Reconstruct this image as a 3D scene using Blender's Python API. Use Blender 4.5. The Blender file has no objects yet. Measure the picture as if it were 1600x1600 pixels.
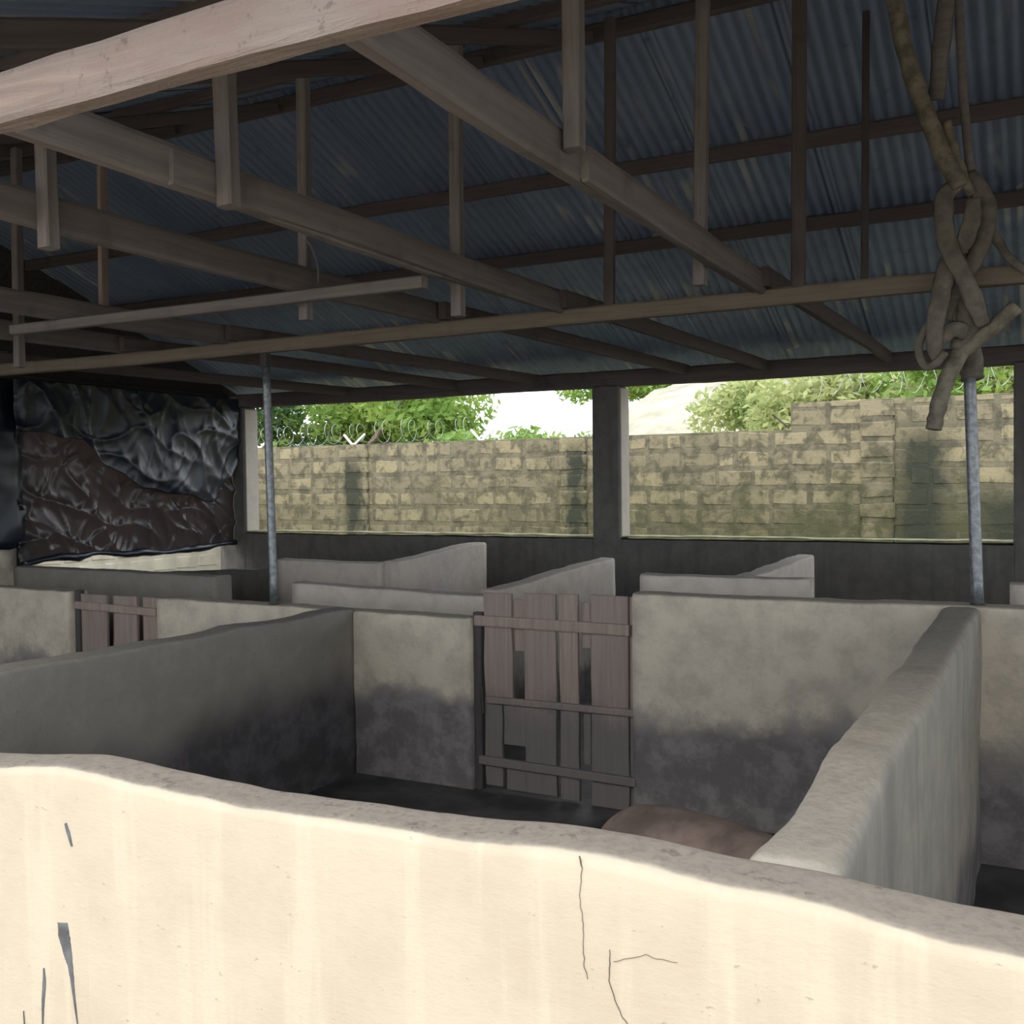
import bpy, math, random
from mathutils import Vector, Matrix, noise
random.seed(7)
C = bpy.context.scene.collection
S = bpy.context.scene

# ------------------------------------------------------------------ camera, sky, exposure
FPX, YAW, PITCH, ROLL = 1600.0, math.radians(27.4), math.radians(-1.65), math.radians(-0.7)
CAM = Vector((0, 0, 1.65))
def cam_axes():
    cy, sy = math.cos(YAW), math.sin(YAW)
    fwd = Vector((-sy, cy, 0)); right = Vector((cy, sy, 0)); up = Vector((0, 0, 1))
    f2 = fwd*math.cos(PITCH) + up*math.sin(PITCH); u2 = up*math.cos(PITCH) - fwd*math.sin(PITCH)
    r3 = right*math.cos(ROLL) + u2*math.sin(ROLL); u3 = u2*math.cos(ROLL) - right*math.sin(ROLL)
    return r3, u3, f2
R3, U3, F3 = cam_axes()
cd = bpy.data.cameras.new('camera'); cam = bpy.data.objects.new('camera', cd); C.objects.link(cam)
cd.sensor_width = 36; cd.lens = 36*FPX/1600; cd.clip_start = 0.02; cd.clip_end = 300
cam.matrix_world = Matrix(((R3.x, U3.x, -F3.x, CAM.x), (R3.y, U3.y, -F3.y, CAM.y), (R3.z, U3.z, -F3.z, CAM.z), (0, 0, 0, 1)))
S.camera = cam
def ray(px, py): return R3*((px-800)/FPX) + U3*((800-py)/FPX) + F3
def atX(px, py, X): d = ray(px, py); return CAM + d*(X/d.x)
def atY(px, py, Y): d = ray(px, py); return CAM + d*(Y/d.y)

w = bpy.data.worlds.new('overcast_sky'); S.world = w; w.use_nodes = True
nt = w.node_tree; bg = nt.nodes['Background']
tc = nt.nodes.new('ShaderNodeTexCoord'); nz = nt.nodes.new('ShaderNodeTexNoise'); nz.inputs['Scale'].default_value = 2.2
cr = nt.nodes.new('ShaderNodeValToRGB')
cr.color_ramp.elements[0].position = 0.35; cr.color_ramp.elements[0].color = (0.72, 0.84, 1.0, 1)
cr.color_ramp.elements[1].position = 0.65; cr.color_ramp.elements[1].color = (1.0, 0.99, 0.97, 1)
nt.links.new(tc.outputs['Generated'], nz.inputs['Vector']); nt.links.new(nz.outputs['Fac'], cr.inputs['Fac'])
nt.links.new(cr.outputs['Color'], bg.inputs['Color']); bg.inputs['Strength'].default_value = 1.0
sd = bpy.data.lights.new('veiled_sun', 'SUN'); sun = bpy.data.objects.new('veiled_sun', sd); C.objects.link(sun)
sd.energy = 0.35; sd.angle = math.radians(25); sd.color = (1.0, 0.93, 0.8)
sun.rotation_euler = (math.radians(52), 0, math.radians(-18))      # sun behind the viewer, thinly veiled
S.view_settings.view_transform = 'Standard'; S.view_settings.look = 'None'
S.view_settings.gamma = 1; S.view_settings.use_curve_mapping = False
S.view_settings.exposure = 1.7
S.cycles.diffuse_bounces = 6; S.cycles.max_bounces = 12; S.cycles.use_denoising = True

# ------------------------------------------------------------------ materials
class NT:
    def __init__(s, name):
        s.m = bpy.data.materials.new(name); s.m.use_nodes = True; s.t = s.m.node_tree
        s.b = s.t.nodes['Principled BSDF']; s.out = s.t.nodes['Material Output']
        s.geo = s.t.nodes.new('ShaderNodeNewGeometry'); s.tc = s.t.nodes.new('ShaderNodeTexCoord')
        s.pos = s.geo.outputs['Position']; s.obj = s.tc.outputs['Object']
    def n(s, t, **k):
        x = s.t.nodes.new(t)
        for a, v in k.items(): setattr(x, a, v)
        return x
    def put(s, sock, v):
        if hasattr(v, 'is_linked') or isinstance(v, bpy.types.NodeSocket): s.t.links.new(v, sock)
        else: sock.default_value = v
    def scale(s, v, sc):
        x = s.n('ShaderNodeMapping'); s.put(x.inputs['Vector'], v); x.inputs['Scale'].default_value = sc; return x.outputs[0]
    def noise(s, v, sc, det=4, rough=.55, dist=0):
        x = s.n('ShaderNodeTexNoise'); s.put(x.inputs['Vector'], v); x.inputs['Scale'].default_value = sc
        x.inputs['Detail'].default_value = det; x.inputs['Roughness'].default_value = rough; x.inputs['Distortion'].default_value = dist
        return x.outputs['Fac']
    def math(s, op, a, b=0.0, c=0.0):
        x = s.n('ShaderNodeMath', operation=op)
        for i, v in enumerate((a, b, c)): s.put(x.inputs[i], v)
        return x.outputs[0]
    def ramp(s, f, lo, hi, a=0.0, b=1.0):
        x = s.n('ShaderNodeMapRange'); x.clamp = True; x.interpolation_type = 'SMOOTHSTEP'
        s.put(x.inputs[0], f)
        for i, v in zip((1, 2, 3, 4), (lo, hi, a, b)): x.inputs[i].default_value = v
        return x.outputs[0]
    def mix(s, f, a, b, mode='MIX'):
        x = s.n('ShaderNodeMix', data_type='RGBA', blend_type=mode); s.put(x.inputs[0], f)
        for i, v in ((6, a), (7, b)):
            s.put(x.inputs[i], v if not isinstance(v, tuple) else (*v, 1.0)[:4])
        return x.outputs[2]
    def sep(s, v): x = s.n('ShaderNodeSeparateXYZ'); s.put(x.inputs[0], v); return x.outputs
    def bump(s, h, strength=.3, dist=.01):
        x = s.n('ShaderNodeBump'); s.put(x.inputs['Height'], h); x.inputs['Strength'].default_value = strength; x.inputs['Distance'].default_value = dist
        s.t.links.new(x.outputs[0], s.b.inputs['Normal'])
    def done(s, col, rough=.85, metal=0.0, spec=.3):
        s.put(s.b.inputs['Base Color'], col if not isinstance(col, tuple) else (*col, 1.0)[:4])
        s.put(s.b.inputs['Roughness'], rough); s.b.inputs['Metallic'].default_value = metal
        s.b.inputs['Specular IOR Level'].default_value = spec
        return s.m

def plaster(name, base, worn, stain, zst, soft=.06, streak=0.0, topc=None):
    k = NT(name); xyz = k.sep(k.pos); nrm = k.sep(k.geo.outputs['Normal'])
    big = k.noise(k.pos, 1.7, 3); mid = k.noise(k.pos, 7, 5, .65); fine = k.noise(k.pos, 45, 3, .7)
    c = k.mix(k.ramp(mid, .35, .7), base, worn)
    c = k.mix(k.ramp(fine, .58, .75, 0, .35), c, tuple(v*.55 for v in base))
    if streak:
        st = k.noise(k.scale(k.pos, (9, 9, .7)), 1.0, 4, .6)
        c = k.mix(k.ramp(st, .45, .7, 0, streak), c, tuple(v*.7 for v in worn))
    if zst is not None:                                     # splashed slurry stain on the lower part, wavy edge
        e = k.math('ADD', xyz[2], k.math('MULTIPLY', k.math('SUBTRACT', big, .5), -.55))
        e = k.math('ADD', e, k.math('MULTIPLY', k.math('SUBTRACT', mid, .5), -.22))
        f = k.ramp(e, zst-soft, zst+soft, 1, 0)
        sc = k.mix(k.ramp(mid, .4, .65), stain, tuple(v*1.7 for v in stain))
        c = k.mix(f, c, sc)
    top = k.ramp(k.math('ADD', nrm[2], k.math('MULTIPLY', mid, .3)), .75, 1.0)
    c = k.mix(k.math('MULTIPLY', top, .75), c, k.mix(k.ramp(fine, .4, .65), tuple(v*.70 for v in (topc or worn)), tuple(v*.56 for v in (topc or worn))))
    k.bump(k.math('ADD', k.math('MULTIPLY', mid, .8), k.math('MULTIPLY', fine, .35)), .55, .012)
    return k.done(c, .9)

def front_plaster():
    k = NT('cream_painted_plaster'); nrm = k.sep(k.geo.outputs['Normal']); xyz = k.sep(k.pos)
    mid = k.noise(k.pos, 5, 5, .6); fine = k.noise(k.scale(k.pos, (60, 60, 140)), 1, 4, .7); pit = k.noise(k.scale(k.pos, (1, 1, 2.2)), 24, 4, .75)
    st = k.noise(k.scale(k.pos, (14, 14, .9)), 1.0, 4, .6)
    c = k.mix(k.ramp(mid, .35, .7), (.44, .382, .292), (.40, .34, .255))
    c = k.mix(k.ramp(st, .5, .68, 0, .5), c, (.48, .43, .335))
    c = k.mix(k.ramp(pit, .655, .70, 0, .6), c, (.24, .20, .155))
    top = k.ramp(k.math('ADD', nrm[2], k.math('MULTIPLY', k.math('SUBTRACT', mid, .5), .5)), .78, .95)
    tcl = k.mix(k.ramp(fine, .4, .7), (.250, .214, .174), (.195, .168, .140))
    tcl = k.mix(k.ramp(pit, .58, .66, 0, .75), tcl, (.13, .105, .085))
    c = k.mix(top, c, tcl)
    k.bump(k.math('ADD', k.math('MULTIPLY', mid, .6), k.math('ADD', k.math('MULTIPLY', fine, .15), k.math('MULTIPLY', pit, .35))), .35, .01)
    return k.done(c, .9)

def wood(name, a, b, dark=.5):
    k = NT(name)
    g = k.noise(k.scale(k.obj, (1.2, 22, 22)), 1.6, 5, .65, .4); bl = k.noise(k.obj, 5, 3)
    rn = k.n('ShaderNodeObjectInfo').outputs['Random']
    c = k.mix(k.ramp(g, .3, .7), a, b)
    c = k.mix(k.ramp(bl, .55, .75, 0, dark), c, tuple(v*.45 for v in a))
    c = k.mix(k.math('MULTIPLY', rn, .4), c, tuple(v*.6 for v in b))
    k.bump(g, .4, .006)
    return k.done(c, .85)

def simple(name, col, rough=.8, metal=0.0, var=.3, sc=12, spec=.3):
    k = NT(name); f = k.noise(k.pos, sc, 4, .6)
    c = k.mix(k.ramp(f, .3, .7), tuple(v*(1-var) for v in col), tuple(min(1, v*(1+var*.5)) for v in col))
    k.bump(f, .25, .006)
    return k.done(c, rough, metal, spec)

def tin():
    k = NT('weathered_corrugated_iron')
    p = k.noise(k.scale(k.pos, (1.6, .5, .5)), 1.3, 4, .6); q = k.noise(k.pos, 9, 4, .6)
    rn = k.n('ShaderNodeObjectInfo').outputs['Random']
    c = k.mix(k.ramp(p, .35, .65), (.185, .25, .37), (.235, .30, .41))
    c = k.mix(k.ramp(rn, 0, 1, 0, .35), c, (.14, .175, .25))
    c = k.mix(k.ramp(q, .62, .75, 0, .5), c, (.12, .10, .095))
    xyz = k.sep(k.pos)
    cell = k.n('ShaderNodeTexWhiteNoise', noise_dimensions='2D')      # pale streaks along some ridges: specular highlights painted into the colour
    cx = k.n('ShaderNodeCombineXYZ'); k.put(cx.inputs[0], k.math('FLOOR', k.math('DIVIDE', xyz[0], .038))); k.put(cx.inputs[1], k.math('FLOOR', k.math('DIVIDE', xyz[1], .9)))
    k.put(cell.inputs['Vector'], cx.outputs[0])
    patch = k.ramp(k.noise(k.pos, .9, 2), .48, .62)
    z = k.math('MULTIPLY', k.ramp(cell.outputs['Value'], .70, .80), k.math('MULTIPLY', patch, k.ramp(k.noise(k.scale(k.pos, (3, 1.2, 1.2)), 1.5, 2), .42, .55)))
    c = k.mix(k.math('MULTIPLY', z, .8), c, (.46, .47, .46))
    return k.done(c, k.ramp(q, .3, .7, .42, .65), .30, .4)

def blockwall(name, rnd):
    k = NT(name); xyz = k.sep(k.pos); rn = k.n('ShaderNodeObjectInfo').outputs['Random']
    big = k.noise(k.pos, 1.6, 5, .65); mid = k.noise(k.pos, 6, 5, .65, .4); fine = k.noise(k.pos, 28, 4, .7)
    c = (.30, .258, .165)
    if rnd:
        c = k.mix(rn, (.315, .268, .162), (.215, .185, .122))
        c = k.mix(k.ramp(mid, .46, .62, 0, .85), c, (.105, .094, .062))
        c = k.mix(k.ramp(big, .50, .66, 0, .40), c, (.12, .105, .072))
    else: c = k.mix(k.ramp(mid, .38, .66), (.20, .174, .115), (.095, .086, .06))
    c = k.mix(k.ramp(fine, .57, .70, 0, .6), c, (.09, .08, .055))
    e = k.math('SUBTRACT', xyz[2], k.math('MULTIPLY', k.math('SUBTRACT', big, .5), 2.2))
    lowm = k.ramp(k.math('SUBTRACT', e, k.math('MULTIPLY', k.math('SUBTRACT', mid, .5), 1.2)), .9, 2.1, .85, 0)   # algae creeping up from the ground
    right = k.ramp(xyz[0], -8.0, -1.5, .40, 1.0)
    c = k.mix(k.math('MULTIPLY', lowm, right), c, (.070, .072, .034))
    for x0, wd, z1 in ((-9.12, .17, 2.05), (-5.50, .12, 2.15), (-1.22, .26, 2.2), (-.25, .45, 1.5)):  # dark run-off streaks
        d = k.math('ABSOLUTE', k.math('SUBTRACT', xyz[0], x0))
        d = k.math('ADD', d, k.math('MULTIPLY', k.math('SUBTRACT', mid, .5), .7)); d = k.math('ADD', d, k.math('MULTIPLY', k.math('SUBTRACT', big, .5), .5))
        zz = k.math('ADD', xyz[2], k.math('MULTIPLY', k.math('SUBTRACT', mid, .5), .8))
        f = k.math('MULTIPLY', k.ramp(d, wd*.25, wd*1.5, .95, 0), k.ramp(zz, z1-.25, z1+.15, 1, 0))
        c = k.mix(f, c, (.036, .040, .028))
    k.bump(k.math('ADD', mid, k.math('MULTIPLY', fine, .4)), .6, .025)
    return k.done(c, .95)

def film():
    k = NT('black_plastic_film'); f = k.noise(k.pos, 3, 3)
    m = k.done(k.mix(f, (.022, .027, .035), (.035, .040, .048)), .26, 0, .6)
    tr = k.n('ShaderNodeBsdfTranslucent'); tr.inputs['Color'].default_value = (.26, .21, .19, 1)
    mx = k.n('ShaderNodeMixShader'); mx.inputs[0].default_value = .45
    k.t.links.new(k.b.outputs[0], mx.inputs[1]); k.t.links.new(tr.outputs[0], mx.inputs[2]); k.t.links.new(mx.outputs[0], k.out.inputs[0])
    return m
def leafmat(name, a, b):
    k = NT(name); f = k.noise(k.pos, 1.1, 3); g = k.noise(k.pos, 9, 2)
    c = k.mix(k.ramp(f, .35, .65), a, b); c = k.mix(k.ramp(g, .5, .8, 0, .5), c, tuple(v*.5 for v in a))
    m = k.done(c, .6, 0, .3)
    tr = k.n('ShaderNodeBsdfTranslucent'); k.t.links.new(c, tr.inputs['Color'])
    mx = k.n('ShaderNodeMixShader'); mx.inputs[0].default_value = .4
    k.t.links.new(k.b.outputs[0], mx.inputs[1]); k.t.links.new(tr.outputs[0], mx.inputs[2]); k.t.links.new(mx.outputs[0], k.out.inputs[0])
    return m

M = {}
M['front'] = front_plaster()
M['pen'] = plaster('pen_plaster', (.54, .475, .375), (.40, .35, .28), (.13, .118, .115), .48, .09)
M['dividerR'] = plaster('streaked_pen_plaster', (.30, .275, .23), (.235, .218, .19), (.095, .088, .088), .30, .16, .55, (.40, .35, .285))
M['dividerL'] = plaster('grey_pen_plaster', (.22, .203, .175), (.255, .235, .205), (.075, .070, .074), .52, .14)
M['rear'] = plaster('pale_rear_plaster', (.55, .49, .42), (.46, .41, .355), (.13, .12, .11), .25)
M['dark'] = plaster('dark_plaster', (.155, .145, .13), (.12, .112, .105), (.07, .065, .065), .35, .1, .5)  # dark plaster with vertical streaks, darker towards the floor
M['jamb'] = plaster('daylit_jamb_plaster', (.46, .41, .35), (.40, .36, .31), (.2, .18, .15), None)  # paler tone carries the outside light on the column sides
def beamwood():
    k = NT('rough_pinkish_timber')
    g = k.noise(k.scale(k.obj, (1.0, 16, 16)), 1.6, 6, .7, .8); a = k.noise(k.scale(k.obj, (1, 2.5, 2.5)), 3.2, 4, .6); b = k.noise(k.obj, 26, 4, .7)
    c = k.mix(k.ramp(a, .38, .62), (.195, .165, .145), (.185, .140, .122)); c = k.mix(k.ramp(g, .5, .75, 0, .6), c, (.29, .235, .19))
    c = k.mix(k.ramp(b, .58, .72, 0, .7), c, (.09, .07, .065))
    k.bump(k.math('ADD', g, k.math('MULTIPLY', b, .6)), .7, .012)
    return k.done(c, .9)
M['beam'] = beamwood()
M['oldbeam'] = wood('pale_post_timber', (.225, .172, .145), (.32, .255, .22))
M['wood'] = wood('grey_brown_timber', (.150, .133, .125), (.215, .195, .183))
M['wood2'] = wood('dark_brown_timber', (.10, .082, .08), (.14, .117, .112))
def gatewood():
    k = NT('weathered_gate_board'); xyz = k.sep(k.pos)
    g = k.noise(k.scale(k.pos, (30, 30, 1.5)), 1.2, 5, .65, .4); mid = k.noise(k.pos, 6, 4, .6); rn = k.n('ShaderNodeObjectInfo').outputs['Random']
    c = k.mix(k.ramp(g, .3, .7), (.245, .185, .155), (.32, .255, .215)); c = k.mix(k.math('MULTIPLY', rn, .35), c, (.17, .14, .125))
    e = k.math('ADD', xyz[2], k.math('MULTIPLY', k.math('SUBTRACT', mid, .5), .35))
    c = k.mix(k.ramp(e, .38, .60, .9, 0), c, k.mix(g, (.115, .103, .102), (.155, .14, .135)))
    k.bump(g, .4, .006); return k.done(c, .85)
M['gate'] = gatewood()
M['tie'] = wood('yellow_brown_timber', (.165, .138, .105), (.235, .20, .155))
M['black'] = wood('blackened_timber', (.05, .045, .045), (.08, .07, .065))
M['branch'] = simple('dry_branch_bark', (.205, .185, .14), .85, 0, .45, 16)
M['strap'] = simple('dusty_rubber_strip', (.165, .147, .118), .75, 0, .35, 14)
M['steel'] = simple('galvanised_steel', (.23, .245, .25), .42, .6, .35, 40)
M['rust'] = simple('dark_iron', (.09, .075, .07), .7, .4)
M['white_iron'] = simple('white_painted_iron', (.80, .80, .78), .5)
M['wire'] = simple('bright_wire', (.36, .38, .38), .4, .5, .1)
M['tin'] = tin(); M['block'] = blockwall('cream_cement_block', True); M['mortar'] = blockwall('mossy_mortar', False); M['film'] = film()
M['flap'] = simple('thick_black_plastic', (.009, .014, .024), .36, 0, .3, 3, .6)
M['floor'] = simple('wet_pen_floor', (.075, .07, .072), .55, 0, .5, 4)
M['soil'] = simple('trodden_pale_earth', (.42, .35, .27), .95, 0, .3, 3)
M['verge'] = simple('mossy_verge', (.20, .185, .11), .95, 0, .4, 5)
M['sill'] = simple('mossy_cement_sill', (.36, .35, .20), .9, 0, .35, 9)
M['hill'] = simple('dry_pale_grass', (.36, .33, .25), .95, 0, .35, .6)
M['paleblock'] = simple('pale_plain_block', (.47, .43, .34), .95, 0, .18, 3)
M['stain'] = simple('grey_blue_paint_smear', (.10, .102, .105), .7, 0, .35, 25)
M['crack'] = simple('crack_shadow', (.12, .10, .085), .95)
M['pig'] = simple('muddy_pig_skin', (.195, .147, .128), .6, 0, .45, 5)
M['bark'] = simple('tree_bark', (.20, .16, .12), .9, 0, .4, 8)
M['leafA'] = leafmat('bright_foliage', (.17, .30, .06), (.30, .40, .09))
M['leafB'] = leafmat('deep_foliage', (.07, .15, .07), (.14, .23, .09))
M['leafC'] = leafmat('pale_foliage', (.30, .38, .14), (.44, .46, .20))

# ------------------------------------------------------------------ helpers
def tag(o, label=None, cat=None, group=None, kind=None):
    if label: o['label'] = label
    if cat: o['category'] = cat
    if group: o['group'] = group
    if kind: o['kind'] = kind
    return o
def link(name, me, parent=None):
    o = bpy.data.objects.new(name, me); C.objects.link(o)
    if parent: o.parent = parent
    return o
def mesh(name, v, f, m, parent=None, smooth=False, recenter=False):
    """v in world space (or in the parent's space); the origin goes to the base when recenter is set"""
    me = bpy.data.meshes.new(name); v = [Vector(p) for p in v]; c = Vector((0, 0, 0))
    if recenter:
        xs, ys, zs = zip(*v); c = Vector(((min(xs)+max(xs))/2, (min(ys)+max(ys))/2, min(zs)))
        v = [p-c for p in v]
    me.from_pydata(v, [], f); me.materials.append(m); me.update()
    if smooth: me.polygons.foreach_set('use_smooth', [True]*len(me.polygons))
    o = link(name, me, parent); o.location = c
    return o
def empty(name, loc):
    o = bpy.data.objects.new(name, None); C.objects.link(o); o.location = loc; o.empty_display_size = .1; return o
def fnoise(p, sc, amp, seed=0):
    q = Vector(p)*sc + Vector((seed*7.3, seed*3.1, seed*1.7)); return noise.noise(q)*amp

def box_vf(x0, x1, y0, y1, z0, z1, ch=.004):
    """box with chamfered edges along all sides: 24 verts"""
    v = []; idx = {}
    for sx, X in ((0, x0), (1, x1)):
        for sy, Y in ((0, y0), (1, y1)):
            for sz, Z in ((0, z0), (1, z1)):
                ix, iy, iz = (1-2*sx)*ch, (1-2*sy)*ch, (1-2*sz)*ch
                for a, p in enumerate(((X, Y+iy, Z+iz), (X+ix, Y, Z+iz), (X+ix, Y+iy, Z))):
                    idx[(sx, sy, sz, a)] = len(v); v.append(p)
    f = []
    I = lambda *k: idx[k]
    for s in (0, 1):
        f.append([I(s, 0, 0, 0), I(s, 1, 0, 0), I(s, 1, 1, 0), I(s, 0, 1, 0)])
        f.append([I(0, s, 0, 1), I(1, s, 0, 1), I(1, s, 1, 1), I(0, s, 1, 1)])
        f.append([I(0, 0, s, 2), I(1, 0, s, 2), I(1, 1, s, 2), I(0, 1, s, 2)])
    for p in (0, 1):
        for q in (0, 1):
            f.append([I(0, p, q, 1), I(1, p, q, 1), I(1, p, q, 2), I(0, p, q, 2)])
            f.append([I(p, 0, q, 0), I(p, 1, q, 0), I(p, 1, q, 2), I(p, 0, q, 2)])
            f.append([I(p, q, 0, 0), I(p, q, 1, 0), I(p, q, 1, 1), I(p, q, 0, 1)])
            for r in (0, 1): f.append([I(p, q, r, 0), I(p, q, r, 1), I(p, q, r, 2)])
    return v, f
def fix_normals(o):
    import bmesh
    b = bmesh.new(); b.from_mesh(o.data); bmesh.ops.recalc_face_normals(b, faces=b.faces); b.to_mesh(o.data); b.free(); return o
def box(name, x0, x1, y0, y1, z0, z1, m, parent=None, ch=.004, recenter=False):
    v, f = box_vf(x0, x1, y0, y1, z0, z1, ch); return fix_normals(mesh(name, v, f, m, parent, recenter=recenter))

def beam(name, p0, p1, wd, ht, m, parent=None, bow=0.0, rough=.003, taper=1.0, seed=None, twist=0.0):
    """sawn timber from p0 to p1 (points on its centre line), grain along local x; slightly crooked"""
    p0, p1 = Vector(p0), Vector(p1); d = p1-p0; L = d.length; x = d.normalized()
    up = Vector((0, 0, 1)) if abs(x.z) < .9 else Vector((0, 1, 0))
    y = up.cross(x).normalized(); z = x.cross(y)
    seed = random.random()*50 if seed is None else seed
    n = max(2, int(L/.12)); v = []; f = []; c = .12
    prof = [(-1, -1+c*2), (-1+c*2, -1), (1-c*2, -1), (1, -1+c*2), (1, 1-c*2), (1-c*2, 1), (-1+c*2, 1), (-1, 1-c*2)]
    for i in range(n+1):
        t = i/n; s = 1+(taper-1)*t; a = twist*t
        oy = fnoise((t*L*.7, 0, 0), 1, rough*3, seed); oz = fnoise((0, t*L*.7, 0), 1, rough*3, seed) + bow*math.sin(math.pi*t)
        for j, (py, pz) in enumerate(prof):
            r = 1+fnoise((t*L*9, j*3.1, 0), 1, rough*14, seed)
            yy, zz = py*wd/2*s*r, pz*ht/2*s*r
            v.append((t*L, yy*math.cos(a)-zz*math.sin(a)+oy, yy*math.sin(a)+zz*math.cos(a)+oz))
    for i in range(n):
        for j in range(8): f.append([i*8+j, i*8+(j+1) % 8, (i+1)*8+(j+1) % 8, (i+1)*8+j])
    f.append(list(range(7, -1, -1))); f.append([n*8+j for j in range(8)])
    me = bpy.data.meshes.new(name); me.from_pydata(v, [], f); me.materials.append(m); me.update()
    o = fix_normals(link(name, me, parent))
    mw = Matrix(((x.x, y.x, z.x, p0.x), (x.y, y.y, z.y, p0.y), (x.z, y.z, z.z, p0.z), (0, 0, 0, 1)))
    o.matrix_local = (Matrix.Translation(-parent.location) @ mw) if parent else mw
    return o

def tube_vf(pts, rad, n=10, flat=1.0, rough=0.0, seed=0, sub=6, nrm=None):
    """sweep along a smooth curve through pts; rad a number or one per point"""
    pts = [Vector(p) for p in pts]; rad = rad if isinstance(rad, (list, tuple)) else [rad]*len(pts)
    P, Rr = [], []
    for i in range(len(pts)-1):
        a, b, c, d = pts[max(i-1, 0)], pts[i], pts[i+1], pts[min(i+2, len(pts)-1)]
        for s in range(sub):
            t = s/sub
            P.append(.5*((2*b)+(c-a)*t+(2*a-5*b+4*c-d)*t*t+(3*b-a-3*c+d)*t**3)); Rr.append(rad[i]*(1-t)+rad[i+1]*t)
    P.append(pts[-1]); Rr.append(rad[-1]); v, f = [], []
    ref = nrm or Vector((.3, 1, .2)).normalized()
    for i, p in enumerate(P):
        t = (P[min(i+1, len(P)-1)]-P[max(i-1, 0)]).normalized()
        u = ref.cross(t)
        u = u.normalized() if u.length > .05 else Vector((1, 0, 0)); wv = t.cross(u)
        for j in range(n):
            a = 2*math.pi*j/n; r = Rr[i]*(1+(fnoise((i*.45, math.cos(a)*1.5, math.sin(a)*1.5), 1, rough, seed) if rough else 0))
            v.append(p+u*(math.cos(a)*r)+wv*(math.sin(a)*r*flat))
    k = len(P)
    for i in range(k-1):
        for j in range(n): f.append([i*n+j, i*n+(j+1) % n, (i+1)*n+(j+1) % n, (i+1)*n+j])
    f.append(list(range(n-1, -1, -1))); f.append([(k-1)*n+j for j in range(n)])
    return v, f
def tube(name, pts, rad, m, parent=None, **k):
    v, f = tube_vf(pts, rad, **k); return fix_normals(mesh(name, v, f, m, parent, smooth=True, recenter=parent is None))

def lerp_tab(tab, s):
    if s <= tab[0][0]: return tab[0][1]
    for (a, va), (b, vb) in zip(tab, tab[1:]):
        if s <= b:
            t = (s-a)/(b-a); t = t*t*(3-2*t); return va*(1-t)+vb*t
    return tab[-1][1]
def lump(p, amp, seed): return fnoise(p, 2.3, amp, seed)+fnoise(p, 7, amp*.45, seed+3)+fnoise(p, 19, amp*.2, seed+5)
def low_wall(name, axis, s0, s1, c0, c1, top, m, step=.06, amp=.006, r=.022, seed=1, z0=0.0, parent=None, dz=.09):
    """plastered block wall with uneven rounded coping; c0/c1/top are numbers or tables along the wall"""
    T = lambda q, s: q if isinstance(q, (int, float)) else lerp_tab(q, s)
    n = max(2, int(abs(s1-s0)/step)); v = []; rows = []
    for i in range(n+1):
        s = s0+(s1-s0)*i/n; a, b, tz = T(c0, s), T(c1, s), T(top, s)
        tz += fnoise((s, seed*3.3, 0), 3.1, amp*1.3, seed)+fnoise((s, seed, 0), 11, amp*.6, seed)
        nz_ = max(2, int((tz-r-z0)/dz)); nz_ = int((1.1-z0)/dz)
        prof = [(a, z0+(tz-r-z0)*j/nz_, -1, 0) for j in range(nz_)]
        for j in range(5):
            t = math.pi/2*j/4; prof.append((a+r-r*math.cos(t), tz-r+r*math.sin(t), -math.cos(t), math.sin(t)))
        for j in (1, 2, 3): prof.append((a+r+(b-a-2*r)*j/4, tz, 0, 1))
        for j in range(5):
            t = math.pi/2*j/4; prof.append((b-r+r*math.sin(t), tz-r+r*math.cos(t), math.sin(t), math.cos(t)))
        prof += [(b, z0+(tz-r-z0)*(1-(j+1)/nz_), 1, 0) for j in range(nz_)]
        row = []
        for (c, z, nc, nz2) in prof:
            p = (s, c, z) if axis == 'x' else (c, s, z)
            d = lump(p, amp, seed); c2, z2 = c+nc*d, z+nz2*d
            row.append(len(v)); v.append((s, c2, z2) if axis == 'x' else (c2, s, z2))
        rows.append(row)
    f = []
    for i in range(n):
        for j in range(len(rows[0])-1): f.append([rows[i][j], rows[i][j+1], rows[i+1][j+1], rows[i+1][j]])
    f.append(rows[0]); f.append(rows[-1][::-1])
    return fix_normals(mesh(name, v, f, m, parent, smooth=True, recenter=parent is None))

# ------------------------------------------------------------------ setting: ground, floor, walls
XL, XR, YF, YB = -8.35, 4.2, 1.36, 9.05
def slab(name, x0, x1, y0, y1, z0, z1, m, n=1):
    o = box(name, x0, x1, y0, y1, z0, z1, m, ch=.002); return tag(o, kind='structure')
slab('ground_outside', -45, 45, -25, 70, -.4, -.06, M['soil'])
slab('floor', XL, XR, YF, YB, -.1, 0.0, M['floor'])
slab('ground_verge', -13, 8, YB+.05, 12.4, -.06, -.03, M['verge'])

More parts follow.
